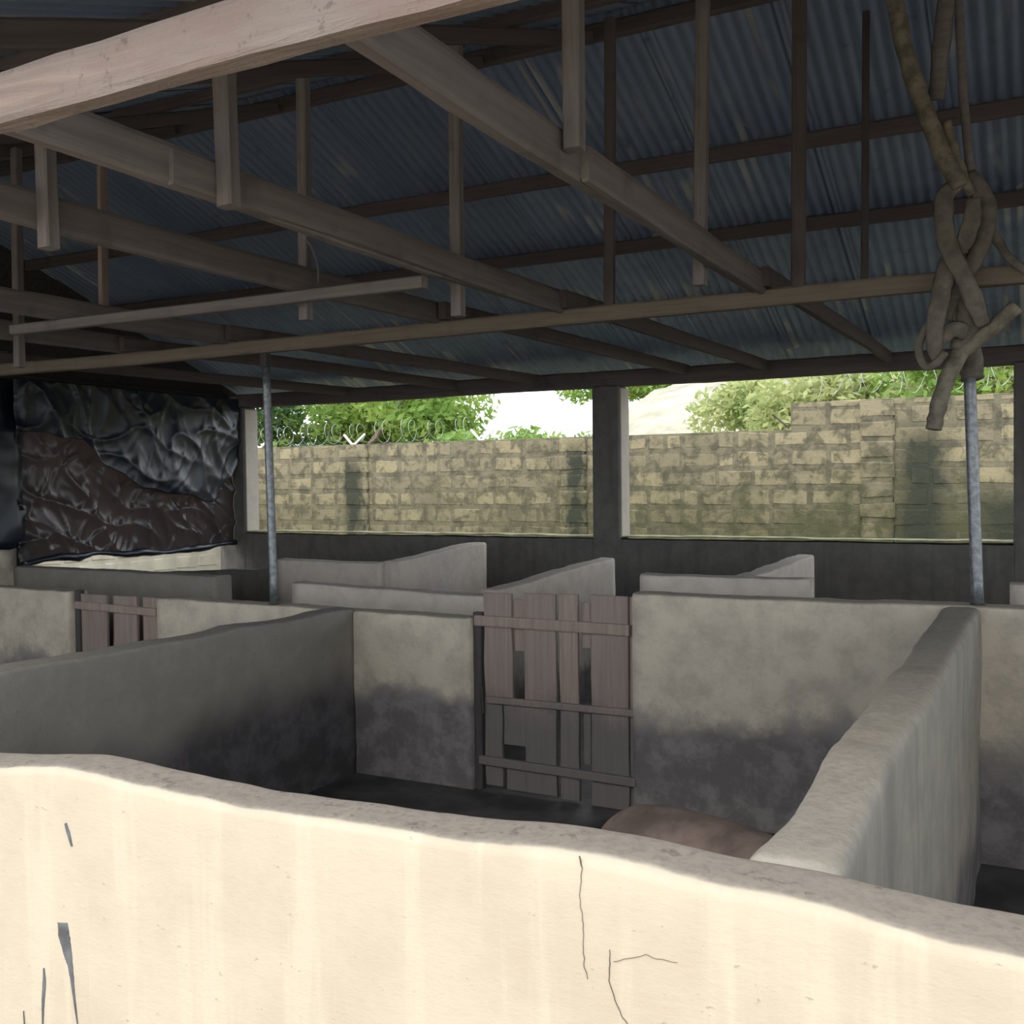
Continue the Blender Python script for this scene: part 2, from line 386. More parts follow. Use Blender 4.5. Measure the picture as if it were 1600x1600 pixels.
# front wall: everything the photo shows of it is a wavy hand-plastered edge
f_in = [(-4.0, 1.478), (0.5, 1.478)]
f_top = [(-8.2, 1.09), (-2.6, 1.06), (-2.05, 1.070), (-1.66, 1.107), (-1.28, 1.090), (-.9, 1.099), (-.58, 1.107), (-.38, 1.100), (-.02, 1.082), (.6, 1.09), (4, 1.1)]
f_out = [(-8.2, 1.36), (-.3, 1.352), (-.02, 1.325), (.5, 1.33), (4, 1.35)]
wf = low_wall('wall_front', 'x', XL, XR, f_out, 1.478, f_top, M['front'], step=.022, amp=.005, r=.020, seed=2, z0=-.06, dz=.04)
tag(wf, kind='structure')
def face_y(x, z): return lerp_tab(f_out, x)-lump((x, lerp_tab(f_out, x), z), .005, 2)
def decal(name, pts_px, wids, m, off=.0022):
    """a thin ribbon lying on the face of the front wall, following points read off the photo"""
    P = [atY(x, y, 1.355) for x, y in pts_px]; v, f = [], []; n = 0
    for i in range(len(P)-1):
        k = 6
        for s in range(k + (1 if i == len(P)-2 else 0)):
            t = s/k; p = P[i].lerp(P[i+1], t); wd = wids[i]*(1-t)+wids[i+1]*t
            d = (P[i+1]-P[i]); d = Vector((d.x, 0, d.z)).normalized(); sd_ = Vector((d.z, 0, -d.x))
            j = fnoise((p.x*90, p.z*90, 1), 1, 1, 4)*(.0022 if wd < .003 else .06*wd)
            for q, e in ((-1, 0), (-.4, 1), (.4, 1), (1, 0)):
                a = p+sd_*(q*wd*.5+j); a.y = face_y(a.x, a.z)-(off*e if e else -.002); v.append(a-wf.location)
            n += 1
    for i in range(n-1):
        for j in range(3): f.append([i*4+j, i*4+j+1, i*4+j+5, i*4+j+4])
    return fix_normals(mesh(name, v, f, m, wf))
decal('crack', [(906, 1336), (912, 1355), (909, 1385), (908, 1415), (914, 1440), (913, 1470), (914, 1500), (920, 1528)], [.0012, .0012, .0009, .0012, .0016, .0012, .0012, .0006], M['crack'], .0014)
decal('crack', [(954, 1482), (955, 1505), (953, 1530), (962, 1560), (975, 1588), (985, 1602)], [.001, .0024, .0014, .0014, .0018, .0026], M['crack'], .0014)
decal('crack', [(960, 1500), (985, 1497), (1010, 1490), (1030, 1497), (1060, 1503)], [.0006, .0008, .0008, .0008, .0005], M['crack'], .0014)
decal('paint_smear', [(98, 1441), (101, 1465), (106, 1490), (110, 1508), (114, 1535), (120, 1580), (123, 1605)], [.040, .048, .038, .022, .014, .005, .003], M['stain'])
decal('paint_smear', [(70, 1512), (71, 1535), (70, 1560), (70, 1602)], [.004, .016, .012, .004], M['stain'])
decal('paint_smear', [(103, 1286), (107, 1300), (113, 1322)], [.012, .016, .006], M['stain'])
decal('paint_smear', [(40, 1578), (42, 1605)], [.002, .005], M['stain'])

# back wall with its mossy sill; columns are parts of it
wb = low_wall('wall_back', 'x', XL, XR, 8.85, 9.05, 1.115, M['dark'], step=.12, amp=.006, r=.012, seed=5, z0=-.05)
tag(wb, kind='structure')
low_wall('sill', 'x', -7.98, XR, 8.86, 9.07, 1.145, M['sill'], step=.08, amp=.006, r=.012, seed=9, z0=1.105, parent=None, dz=.02).parent = wb
for o in list(C.objects):
    if o.name == 'sill': o.location = o.location-wb.location
def column(name, x0, x1, m, mj):
    v, f = box_vf(x0-wb.location.x, x1-wb.location.x, 8.845-wb.location.y, 9.06-wb.location.y, 0.05, 2.585, .012)
    v = [tuple(c+fnoise(Vector(p)*1.0, 4, .006, 3) for c in p) for p in v]
    o = fix_normals(mesh(name, v, f, m, wb)); return o
column('pillar', -3.735, -3.464, M['dark'], None)
column('pillar', -.20, .12, M['dark'], None)
column('pillar', XL, -7.97, M['dark'], None)
column('pillar', 3.9, XR, M['dark'], None)
for x in (-7.968, -3.462):     # column side faces; light from outside is put into their paler colour
    box('daylit_reveal', x-.006-wb.location.x, x+.012-wb.location.x, 8.865-wb.location.y, 9.065-wb.location.y, 1.19, 2.56, M['jamb'], wb, ch=.003)

# left side wall: taller near part, low far part under the plastic sheeting
wl = low_wall('wall_left', 'y', YF+.12, 6.12, XL, XL+.15, 1.16, M['pen'], step=.15, seed=6, z0=-.05)
tag(wl, kind='structure')
wl2 = low_wall('wall_left_low', 'y', 6.12, 8.85, XL, XL+.15, .60, M['dark'], step=.15, seed=7, z0=-.05)
tag(wl2, kind='structure')
wr = low_wall('wall_right', 'y', YF+.12, 8.85, XR-.15, XR, 1.12, M['pen'], step=.15, seed=8, z0=-.05)
tag(wr, kind='structure')

# ------------------------------------------------------------------ pen walls
def pen(axis, s0, s1, c0, c1, top, m, label, seed, cat='wall', **k):
    o = low_wall('pen_wall', axis, s0, s1, c0, c1, top, m, seed=seed, **k); return tag(o, label, cat, 'low walls of the pens', 'thing')
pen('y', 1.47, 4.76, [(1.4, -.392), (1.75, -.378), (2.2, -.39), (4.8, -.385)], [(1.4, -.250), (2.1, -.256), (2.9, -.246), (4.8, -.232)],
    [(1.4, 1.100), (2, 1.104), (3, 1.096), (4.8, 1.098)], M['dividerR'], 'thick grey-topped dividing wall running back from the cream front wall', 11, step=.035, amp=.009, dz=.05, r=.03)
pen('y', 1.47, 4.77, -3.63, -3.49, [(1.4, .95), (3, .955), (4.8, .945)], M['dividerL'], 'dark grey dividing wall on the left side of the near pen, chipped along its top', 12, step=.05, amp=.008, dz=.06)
pen('x', -1.80, XR-.15, 4.75, 4.90, [(-1.85, 1.092), (-1.2, 1.094), (-.2, 1.098), (.3, 1.08), (4, 1.09)], M['pen'], 'taller stained cross wall right of the plank gate, behind the near pen', 13, step=.05, dz=.06)
pen('x', -5.03, -2.72, 4.75, 4.90, [(-5.1, .938), (-4, .94), (-3.6, .93), (-2.7, .928)], M['pen'], 'low stained cross wall between the two plank gates', 14, step=.05, dz=.06)
pen('x', XL+.15, -5.84, 4.75, 4.90, .95, M['pen'], 'pale low cross wall at the left edge, left of the far plank gate', 15, step=.06, dz=.06)
pen('x', -4.72, -3.13, 5.70, 5.84, [(-4.8, .962), (-3.2, .932)], M['rear'], 'pale wall across the alley, just left behind the near plank gate', 16)
pen('x', -2.11, -1.13, 5.70, 5.84, 1.10, M['rear'], 'short taller pale wall across the alley right of the near gate', 17)
pen('x', -.145, XR-.15, 5.70, 5.84, [(-.16, 1.11), (.5, 1.13)], M['rear'], 'pale wall stub at the right edge behind the steel pole with pipes', 18)
pen('x', -7.68, -5.41, 5.70, 5.84, [(-7.7, .998), (-5.4, .985)], M['dividerL'], 'grey wall below the black plastic sheeting, behind the far gate', 19)
pen('y', 5.83, 8.15, -1.72, -1.58, [(5.8, 1.05), (8.2, 1.055)], M['rear'], 'pale wall running back from the short taller wall, right of the middle pillar', 20)
pen('y', 5.83, 7.87, -3.27, -3.13, [(5.8, .958), (7.9, 1.018)], M['rear'], 'pale wall rising backwards to end just before the middle pillar', 21)
pen('y', 6.90, 8.40, -4.77, -4.63, [(6.8, 1.02), (8.4, 1.094)], M['rear'], 'pale wall rising backwards farthest left behind the steel pole, ending at the back', 22)
pen('x', -5.85, -4.76, 6.88, 7.02, 1.012, M['rear'], 'dim wall behind the low alley wall, just right of the thin left steel pole', 23)
pen('x', XL+.15, -5.98, 7.35, 7.49, [(-8, .80), (-6.6, .86), (-6, .93)], M['dark'], 'dark low wall in the corner left of the thin left steel pole', 24)

# ------------------------------------------------------------------ gates
def board(parent, x0, x1, z0, z1, y0, th, m=None, name='board', seed=0):
    n = 8; v, f = [], []
    for i in range(n+1):
        z = z0+(z1-z0)*i/n
        a = x0+fnoise((z*6, seed, 0), 1, .007, seed); b = x1+fnoise((z*6, seed, 9), 1, .007, seed+1); d = fnoise((z*2, seed, 4), 1, .004, seed)
        for X, Y in ((a, y0+d+.003), (a+.004, y0+d), (b-.004, y0+d), (b, y0+d+.003), (b, y0+th+d), (a, y0+th+d)): v.append(Vector((X, Y, z))-parent.location)
    for i in range(n):
        for j in range(6): f.append([i*6+j, i*6+(j+1) % 6, i*6+6+(j+1) % 6, i*6+6+j])
    f.append([5, 4, 3, 2, 1, 0]); f.append([n*6+j for j in range(6)])
    o = fix_normals(mesh(name, v, f, m or M['gate'], parent)); return o
def rail(parent, x0, x1, z0, z1, y, h, th, name='rail', m=None):
    o = beam(name, (x0, y, z0), (x1, y, z1), th, h, m or M['gate'], parent, rough=.002); return o
g1 = empty('plank_gate', (-2.26, 4.76, 0)); tag(g1, 'weathered plank gate with three rails and dark gaps, behind the near pen', 'gate', 'plank gates of the pens')
Yg = 4.775
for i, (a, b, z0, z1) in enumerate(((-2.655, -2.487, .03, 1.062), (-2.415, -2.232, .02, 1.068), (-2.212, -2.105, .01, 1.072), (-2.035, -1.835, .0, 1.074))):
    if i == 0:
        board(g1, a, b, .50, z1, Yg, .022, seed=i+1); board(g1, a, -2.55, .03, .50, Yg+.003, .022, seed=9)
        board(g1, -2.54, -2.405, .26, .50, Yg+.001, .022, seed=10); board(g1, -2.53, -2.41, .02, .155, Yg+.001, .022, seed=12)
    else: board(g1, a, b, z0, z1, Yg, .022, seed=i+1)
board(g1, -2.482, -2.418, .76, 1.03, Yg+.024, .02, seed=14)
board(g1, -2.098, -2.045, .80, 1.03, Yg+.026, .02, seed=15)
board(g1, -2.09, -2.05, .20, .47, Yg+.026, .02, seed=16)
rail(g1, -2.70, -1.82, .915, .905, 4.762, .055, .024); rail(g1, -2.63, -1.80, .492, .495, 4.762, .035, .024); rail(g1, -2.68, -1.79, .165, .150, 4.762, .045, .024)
beam('gate_post', (-2.695, 4.80, 0), (-2.695, 4.80, .955), .05, .05, M['black'], g1)
beam('gate_post', (-1.815, 4.81, 0), (-1.815, 4.81, 1.07), .045, .04, M['gate'], g1)
beam('hinge_strap', (-2.662, 4.758, .56), (-2.655, 4.758, .42), .008, .012, M['rust'], g1)
g2 = empty('plank_gate', (-5.43, 4.76, 0)); tag(g2, 'reddish plank gate with one high rail at far left, below the grey wall', 'gate', 'plank gates of the pens')
for i, (a, b) in enumerate(((-5.76, -5.52), (-5.455, -5.24), (-5.185, -5.05))): board(g2, a, b, .02, .935, Yg, .022, seed=20+i)
rail(g2, -5.80, -5.04, .86, .845, 4.762, .05, .024); rail(g2, -5.80, -5.04, .25, .25, 4.762, .05, .024)
beam('gate_post', (-5.80, 4.80, 0), (-5.80, 4.80, .955), .05, .05, M['black'], g2)

# ------------------------------------------------------------------ pig lying in the near pen
def pig():
    v, f = [], []
    def add(vv, ff):
        k = len(v); v.extend(vv); f.extend([[a+k for a in q] for q in ff])
    body = [(-.60, 0, .17), (-.55, 0, .185), (-.42, .0, .20), (-.2, 0, .205), (.08, 0, .20), (.30, 0, .20), (.44, .0, .21), (.60, .02, .17), (.72, .04, .13), (.84, .05, .10), (.875, .05, .098)]
    add(*tube_vf(body, [.05, .125, .185, .205, .21, .20, .175, .135, .10, .062, .058], n=20, nrm=Vector((0, 0, 1))))
    for sy in (-1, 1):
        add(*tube_vf([(-.38, sy*.13, .16), (-.22, sy*.21, .10), (-.10, sy*.22, .05), (.02, sy*.23, .035)], [.12, .09, .05, .032], n=10))      # folded hind leg
        add(*tube_vf([(.36, sy*.13, .13), (.46, sy*.19, .07), (.56, sy*.19, .04), (.66, sy*.18, .03)], [.085, .06, .04, .03], n=10))          # front leg
        add(*tube_vf([(.60, sy*.09+.02, .27), (.66, sy*.14+.02, .30), (.74, sy*.17+.02, .26)], [.05, .06, .015], n=8, flat=.3))             # ear
    add(*tube_vf([(-.60, 0, .22), (-.66, .02, .24), (-.68, .05, .20), (-.65, .03, .17)], [.018, .014, .01, .006], n=6))                      # tail
    o = mesh('pig', v, f, M['pig'], None, smooth=True)
    md = o.modifiers.new('join', 'REMESH'); md.mode = 'VOXEL'; md.voxel_size = .016; md.use_smooth_shade = True
    sm = o.modifiers.new('soft', 'SMOOTH'); sm.iterations = 6; sm.factor = .5
    for nm, p, r in (('eye', (.70, -.065, .205), .012), ('eye', (.70, .145, .205), .012)):
        vv, ff = tube_vf([Vector(p)+Vector((0, 0, -r*.7)), p, Vector(p)+Vector((0, 0, r*.7))], [r*.5, r, r*.5], n=8, sub=2)
        mesh(nm, vv, ff, M['black'], o, smooth=True)
    o.location = (-1.07, 3.55, 0); o.scale = (.78, 1.0, 1.07); o.rotation_euler = (0, 0, math.radians(-18))
    return tag(o, 'muddy pinkish-brown pig lying on the floor of the near pen, only its back showing', 'pig')
pig()

# ------------------------------------------------------------------ roof: corrugated sheets, purlins, beams, trusses
K = .374; YR = 5.25; ANG = math.atan(K)
def zb(y): return 2.70+K*(9.0-y)          # underside plane of the purlins, back slope
def zf(y): return 2.70+K*(y-1.5)
roof = empty('ceiling', (0, YR, 4.2)); tag(roof, kind='structure')
def sheet_mesh(L, W=.80, pitch=.076, amp=.009):
    n = int(W/pitch*8); v, f = [], []
    for i in range(n+1):
        x = -W/2+W*i/n; h = amp*math.sin(2*math.pi*x/pitch)
        for j in range(4): v.append((x, L*j/3, h))
    for i in range(n):
        for j in range(3): f.append([i*4+j, (i+1)*4+j, (i+1)*4+j+1, i*4+j+1])
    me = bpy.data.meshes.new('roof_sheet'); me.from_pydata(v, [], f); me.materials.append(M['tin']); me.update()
    me.polygons.foreach_set('use_smooth', [True]*len(me.polygons)); return me
sm_b, SL = sheet_mesh(2.25), 2.12
ncol = 18
for side in (-1, 1):
    for row in range(2):
        for c in range(ncol):
            o = bpy.data.objects.new('roof_sheet', sm_b); C.objects.link(o); o.parent = roof
            x = XL-.1+.36+c*.724; run = row*SL*math.cos(ANG)
            y = YR+side*(.0+run); z = zb(YR)+.092-run*K-row*.006+.004*(c % 2)
            o.location = Vector((x, y, z))-roof.location
            o.rotation_euler = (-ANG+random.uniform(-.004, .004), 0, 0) if side > 0 else (ANG, 0, 0)
            if side < 0: o.rotation_euler = (-ANG, 0, math.pi)
            o.rotation_euler.y += random.uniform(-.006, .006)
# ridge cap
v, f = [], []
for i in range(2):
    x = (XL-.2, XR+.3)[i]
    for dy, dz in ((-.2, -.2*K), (-.02, .0), (.02, 0), (.2, -.2*K)): v.append((x, dy, zb(YR)+.125+dz-roof.location.z))
for j in range(3): f.append([j, j+1, 5+j, 4+j])
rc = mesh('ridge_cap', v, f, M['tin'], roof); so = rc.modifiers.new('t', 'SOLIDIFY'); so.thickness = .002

def timber(name, label, p0, p1, wd, ht, m, cat='beam', group=None, **k):
    o = beam(name, p0, p1, wd, ht, m, **k); return tag(o, label, cat, group, 'thing')
names = ['ridge', 'first', 'second', 'third']
for y, lb in ((5.31, 'ridge timber along the top of the roof at the upper edge of the photo'), (6.42, 'long purlin under the roof sheets, the one halfway down the back slope'),
              (7.25, 'lower purlin under the back roof slope, next below the halfway one'), (8.15, 'lowest purlin of the back roof slope, close above the eave beam')):
    timber('purlin', lb, (XL, y, zb(y)+.045), (XR+.2, y, zb(y)+.045), .05, .09, M['wood2'], 'purlin', 'purlins under the roof sheets', rough=.004)
for y in (2.3, 4.3):
    timber('purlin', {2.3: 'lowest purlin of the near roof slope above the front beam', 3.3: 'middle purlin of the near roof slope in shadow', 4.3: 'highest purlin of the near roof slope in shadow'}[y],
           (XL, y, zf(y)+.055), (XR+.2, y, zf(y)+.055), .045, .07, M['wood2'], 'purlin', 'purlins under the roof sheets', rough=.004)
timber('front_beam', 'thick rough pinkish beam at the front eave, crossing the upper left corner', (XL, 1.418, 2.452), (XR, 1.418, 2.452), .052, .105, M['beam'], rough=.008)
timber('tie_beam', 'long tie beam carried by the two steel poles across the whole shed', (XL, 4.76, 2.482), (XR, 4.76, 2.482), .06, .078, M['tie'], rough=.006)
timber('eave_beam', 'dark eave beam resting on the back wall pillars', (XL, 8.95, 2.60), (XR, 8.95, 2.60), .14, .15, M['wood2'], rough=.005)
timber('cross_brace', 'thin pale brace under the truss chords, in front of the long tie beam at left', (-4.75, 3.56, 2.472), (-2.23, 3.56, 2.470), .05, .05, M['wood'], 'brace')
for x, wd, z1, mk, lb in ((-1.905, .05, 3.93, 'wood2', 'upright post standing on the tie beam, left of the near truss'), (-.985, .06, 3.93, 'wood2', 'thick upright post on the tie beam, right of the near truss foot'), (-.70, .03, 3.7, 'black', 'thin black upright on the tie beam, left of the tied branches')):
    timber('roof_post', lb, (x, 4.765, 2.512), (x+.005, 4.78, z1), wd, wd*.8, M[mk], 'post', 'upright posts on the tie beam')

def truss(X, label, posts, mk='wood', w=.045, h=.115, splice=0):
    t = empty('roof_truss', (X, 3.1, 2.5)); tag(t, label, 'truss', 'roof trusses')
    beam('bottom_chord', (X, 1.40, 2.56), (X, 4.88, 2.572), w, h, M[mk], t, rough=.004, bow=-.012)
    beam('rear_chord', (X+.06, 4.70, 2.57), (X+.06, 8.98, 2.64), w, .09, M['wood2'], t, rough=.004)
    beam('rafter', (X, 1.30, zf(1.30)-.02), (X, YR, zf(YR)-.02), w*.9, .07, M['wood2'], t, rough=.004)
    for (dx, y, z0, wd, m2, lean) in posts:
        beam('post', (X+dx, y, z0), (X+dx+lean, y+.01, zf(y)-.02), wd, .05, M[m2], t, rough=.003)
    if splice: beam('splice_board', (X+.034, splice, 2.545), (X+.03, 4.80, 2.55), .024, .10, M[mk], t, rough=.004)
    return t
truss(-1.18, 'near roof truss slanting down to the tie beam right of the middle', [(.055, 2.56, 2.545, .05, 'wood', 0), (-.05, 4.05, 2.435, .05, 'wood', .02)], splice=2.68)
truss(-2.20, 'second roof truss, its chord meeting the tie beam left of the middle pillar', [(.075, 2.31, 2.468, .058, 'wood', -.02), (-.05, 3.86, 2.372, .052, 'wood', 0)], splice=2.13)
truss(-2.90, 'third roof truss, its chord meeting the picture edge below the front beam', [(.052, 2.27, 2.422, .055, 'wood', -.02), (-.05, 3.70, 2.392, .05, 'wood', 0)])
truss(-4.40, 'fourth roof truss with a thin pale post, at the left in shade', [(.05, 3.80, 2.60, .028, 'oldbeam', 0)])
truss(-5.30, 'fifth roof truss at the left edge, next to the black plastic sheeting', [(.05, 3.97, 2.35, .05, 'wood', 0)])
truss(-6.60, 'farthest left roof truss near the plastic sheeting, deep in shade', [(.05, 3.9, 2.45, .05, 'wood', 0)])
truss(.40, 'rightmost roof truss, mostly past the right edge', [(.05, 2.5, 2.5, .05, 'wood', 0), (.05, 4.0, 2.45, .05, 'wood', 0)])
o = tube('hanging_wire', [atY(476, 372, 3.2), atY(486, 385, 3.3), atY(496, 415, 3.5), atY(497, 442, 3.65)], .004, M['wire']); tag(o, 'thin pale wire dangling from the second truss down to the third', 'wire')

# ------------------------------------------------------------------ steel poles
def pole(name, label, x, y, z0, z1, dx=0.0):
    t = empty(name, (x, y, z0)); tag(t, label, 'pole', 'steel poles carrying the tie beam')
    tube('pipe', [(0, 0, 0), (dx*.5, 0, (z1-z0)*.5), (dx, 0, z1-z0)], .025, M['steel'], t, n=16, sub=4)
    tube('foot_collar', [(0, 0, .0), (0, 0, .02)], .032, M['rust'], t, n=16, sub=1)
    return t
p1 = pole('steel_pole', 'thin left steel pole standing on the low cross wall below the tie beam', -4.10, 4.79, .935, 2.36, -.03)
beam('packing_block', (-4.13, 4.79, 2.36), (-4.13, 4.79, 2.445), .05, .05, M['black'], p1)
p2 = pole('steel_pole', 'galvanised right steel pole on the cross wall, under the bundle of tied branches', -.245, 4.80, 1.09, 2.13, -.035)

# ------------------------------------------------------------------ tied branches and rubber strips above the right pole
def branch(label, pts, wpx, Y, m='branch', name='tied_branch', flat=1.0, cat='branch', group='branches tied above the right steel pole'):
    P = []
    Ys = Y if isinstance(Y, (list, tuple)) else [Y]*len(pts)
    W = wpx if isinstance(wpx, (list, tuple)) else [wpx]*len(pts)
    for (x, y), yy in zip(pts, Ys): P.append(atY(x, y, yy))
    rad = [wx/2*4.3/1600*(1.3 if 'strip' in name else 1.05) for wx in W]
    o = tube(name, P, rad, M[m], n=10, flat=flat, rough=.22, seed=len(label), sub=6, nrm=Vector((0, 1, 0)))
    return tag(o, label, cat, group)
branch('long knobbly yellowish branch slanting up to the roof above the right pole', [(1380, -60), (1397, 0), (1412, 70), (1430, 130), (1452, 190), (1474, 245), (1500, 292)], [24, 25, 25, 26, 26, 26, 22], 4.62)
branch('flat grey board hanging from the roof beside the long yellowish branch', [(1490, -90), (1479, 0), (1470, 80), (1463, 155)], [24, 25, 25, 22], 4.70, 'wood', 'hanging_board', .5, 'board', None)
branch('thin straight stick behind the tied bundle', [(1494, -60), (1498, 0), (1503, 120), (1512, 220), (1518, 300)], [12, 12, 13, 13, 12], 4.71, 'wood')
branch('short pale branch crossing at the top of the bundle', [(1478, 190), (1490, 240), (1508, 285), (1520, 305)], [14, 17, 17, 14], 4.66)
strapg = 'rubber strips wound round the tied branches'
branch('wide strip looping left then crossing down to the right', [(1500, 285), (1478, 305), (1474, 345), (1484, 390), (1505, 430), (1522, 470), (1536, 508)], [16, 21, 23, 22, 19, 22, 17], [4.64, 4.62, 4.60, 4.59, 4.58, 4.60, 4.64], 'strap', 'rubber_strip', .3, 'strip', strapg)
branch('wide strip looping right then crossing down to the left', [(1515, 270), (1534, 300), (1542, 340), (1532, 385), (1512, 425), (1490, 465), (1478, 500)], [14, 21, 23, 21, 17, 17, 14], [4.68, 4.66, 4.65, 4.65, 4.65, 4.66, 4.68], 'strap', 'rubber_strip', .3, 'strip', strapg)
branch('hanging strip on the left of the bundle, ending in a loop', [(1484, 395), (1474, 440), (1464, 490), (1459, 540), (1466, 565)], [18, 22, 22, 18, 10], [4.63, 4.6, 4.6, 4.62, 4.66], 'strap', 'rubber_strip', .3, 'strip', strapg)
branch('thin looped strip at the lower left of the bundle', [(1462, 492), (1446, 515), (1435, 545), (1445, 572), (1462, 568), (1478, 550)], [8, 9, 10, 9, 9, 8], [4.64, 4.66, 4.66, 4.66, 4.64, 4.62], 'strap', 'rubber_strip', .4, 'strip', strapg)
branch('small pale folded flap in the middle of the bundle', [(1522, 310), (1518, 345), (1508, 378), (1500, 395)], [14, 22, 20, 8], 4.60, 'strap', 'rubber_strip', .2, 'strip', strapg)
branch('slack strip trailing away to the right of the bundle', [(1540, 345), (1556, 372), (1575, 400), (1604, 425)], [10, 11, 10, 8], [4.66, 4.7, 4.7, 4.7], 'strap', 'rubber_strip', .4, 'strip', strapg)
branch('thin twisted strip hanging down the middle of the bundle', [(1512, 395), (1502, 430), (1496, 470), (1500, 510), (1492, 545)], [12, 14, 16, 15, 12], [4.67, 4.68, 4.68, 4.68, 4.68], 'strap', 'rubber_strip', .3, 'strip', strapg)
branch('short strip end folded over the pole joint, pointing left', [(1510, 520), (1490, 515), (1470, 530), (1460, 552)], [18, 20, 18, 12], [4.64, 4.62, 4.63, 4.65], 'strap', 'rubber_strip', .35, 'strip', strapg)
branch('stubby branch end hanging below the bundle in front of the block wall', [(1508, 535), (1490, 570), (1474, 610), (1464, 645), (1459, 671)], [24, 26, 24, 24, 21], [4.72, 4.68, 4.66, 4.65, 4.64])
branch('short branch sticking out to the right above the pole', [(1500, 552), (1530, 530), (1560, 505), (1588, 478)], [20, 22, 22, 21], [4.70, 4.68, 4.66, 4.66])
branch('branch stub joining the pole top to the tie beam', [(1520, 592), (1517, 570), (1512, 520), (1508, 470), (1506, 440)], [34, 34, 40, 30, 22], [4.80, 4.80, 4.71, 4.69, 4.69], 'strap', 'wrapped_joint', 1.0, 'joint', None)

# ------------------------------------------------------------------ plastic sheeting on the left side
def sheet(name, label, y0, y1, ztop, zbot, x, m, seed, amp=.05, ny=70, nz_=46, parent=None, dents=()):
    v, f = [], []
    for i in range(ny+1):
        y = y0+(y1-y0)*i/ny; zt, zbm = ztop(y), zbot(y)+fnoise((y*5, seed, 0), 1, .03, seed)
        for j in range(nz_+1):
            t = j/nz_; z = zbm+(zt-zbm)*t
            wy, wz = y+fnoise((y*2, z*2, seed), 1, .12, seed+1), z+fnoise((y*2, z*2, seed+9), 1, .12, seed+2)
            rd = 0
            for q, (a, b, fq) in enumerate(((1, .55, 2.6), (.35, 1, 3.4), (1, -.5, 5.2), (.8, .2, 8.5))):     # creases hang diagonally and sharpen towards their crests
                n_ = noise.noise(Vector(((wy*a+wz*b)*fq, (wz*a-wy*b)*fq*.32, seed*2.+q*5)))
                rd += (1-min(1, abs(n_)*2.4))**3*(.8, .6, .35, .2)[q]
            d = fnoise((y*1.6, z*1.2, seed), 1, amp*.7, seed)+amp*.62*rd
            v.append((x+d, y, z))
    for i in range(ny):
        for j in range(nz_):
            a = i*(nz_+1)+j; f.append([a, a+1, a+nz_+2, a+nz_+1])
    o = fix_normals(mesh(name, v, f, m, None, smooth=True, recenter=True)); so = o.modifiers.new('thickness', 'SOLIDIFY'); so.thickness = .0015
    return tag(o, label, 'plastic sheet', 'black plastic sheeting on the left side', 'thing')
sheet('plastic_sheet', 'glossy translucent black plastic sheet covering the left opening', 6.10, 8.84, lambda y: 2.55, lambda y: .99+.02*math.sin(y*3), -8.16, M['film'], 3, .07, 150, 110)
flapz = [(6.1, 2.15), (6.7, 2.10), (7.0, 1.85), (7.5, 1.62), (8.0, 1.55), (8.4, 1.45), (8.65, 1.75), (9.0, 2.05)]
sheet('plastic_sheet', 'thicker black plastic flap folded over the top of the left opening', 6.0, 8.84, lambda y: 2.62, lambda y: lerp_tab(flapz, y), -8.03, M['flap'], 8, .05, 140, 60)
sheet('plastic_sheet', 'plain black plastic sheet at the very left edge, nearer than the translucent one', 1.5, 6.16, lambda y: 2.62, lambda y: 1.12, -8.17, M['flap'], 12, .05, 60, 20)
for y, wd, lb in ((6.19, .09, 'black upright at the left edge of the translucent sheet'), (6.72, .05, 'thin upright behind the left part of the translucent sheet'), (7.75, .05, 'thin upright behind the middle of the translucent sheet'), (8.55, .05, 'thin upright behind the right part of the translucent sheet')):
    timber('stud', lb, (-8.27, y, 1.02 if y > 6.3 else .595), (-8.27, y, 2.62), wd, wd, M['black'], 'stud', 'uprights behind the plastic sheeting')
timber('stud_rail', 'black rail behind the translucent sheet at half height', (-8.31, 6.1, 1.75), (-8.31, 8.84, 1.75), .03, .05, M['black'], 'rail')
timber('stud_rail', 'black rail along the hem of the translucent sheet', (-8.31, 6.1, 1.02), (-8.31, 8.84, 1.02), .03, .05, M['black'], 'rail')
timber('wall_plate', 'dark plate on the top of the uprights along the left side', (-8.27, YF, 2.65), (-8.27, YB, 2.65), .08, .07, M['black'], 'beam')
hem = [(-8.10+.02*math.sin(y*7), y, 1.0+.02*math.sin(y*3)-.01+.012*math.sin(y*11)) for y in [6.14+.27*i for i in range(11)]]
o = tube('rolled_hem', hem, [.02+.012*((i*7) % 3) for i in range(11)], M['flap'], None, n=8, rough=.4); tag(o, 'rolled bottom hem of the black plastic, sagging over the pale blocks', 'hem', None, 'thing')
# gable of old boards above the side walls
def gable(x, nm):
    g = empty(nm, (x, YR, 2.6)); tag(g, kind='structure')
    n = 22
    for i in range(n):
        y0 = 1.2+(9.3-1.2)*i/n; y1 = 1.2+(9.3-1.2)*(i+1)/n+.01; ox = .01*(i % 2)
        h = lambda y: (zf(y) if y < YR else zb(y))+.088-2.6
        v = []
        for xx in (-.012+ox, .012+ox):
            for (y, z) in ((y0, .0), (y1, .0), (y1, max(.03, h(y1))), (y0, max(.03, h(y0)))): v.append((xx, y-YR, z))
        fix_normals(mesh('plank', v, [[0, 1, 2, 3], [4, 5, 6, 7], [0, 1, 5, 4], [1, 2, 6, 5], [2, 3, 7, 6], [3, 0, 4, 7]], M['black'], g))
gable(XL-.02, 'wall_gable_left'); gable(XR+.02, 'wall_gable_right')

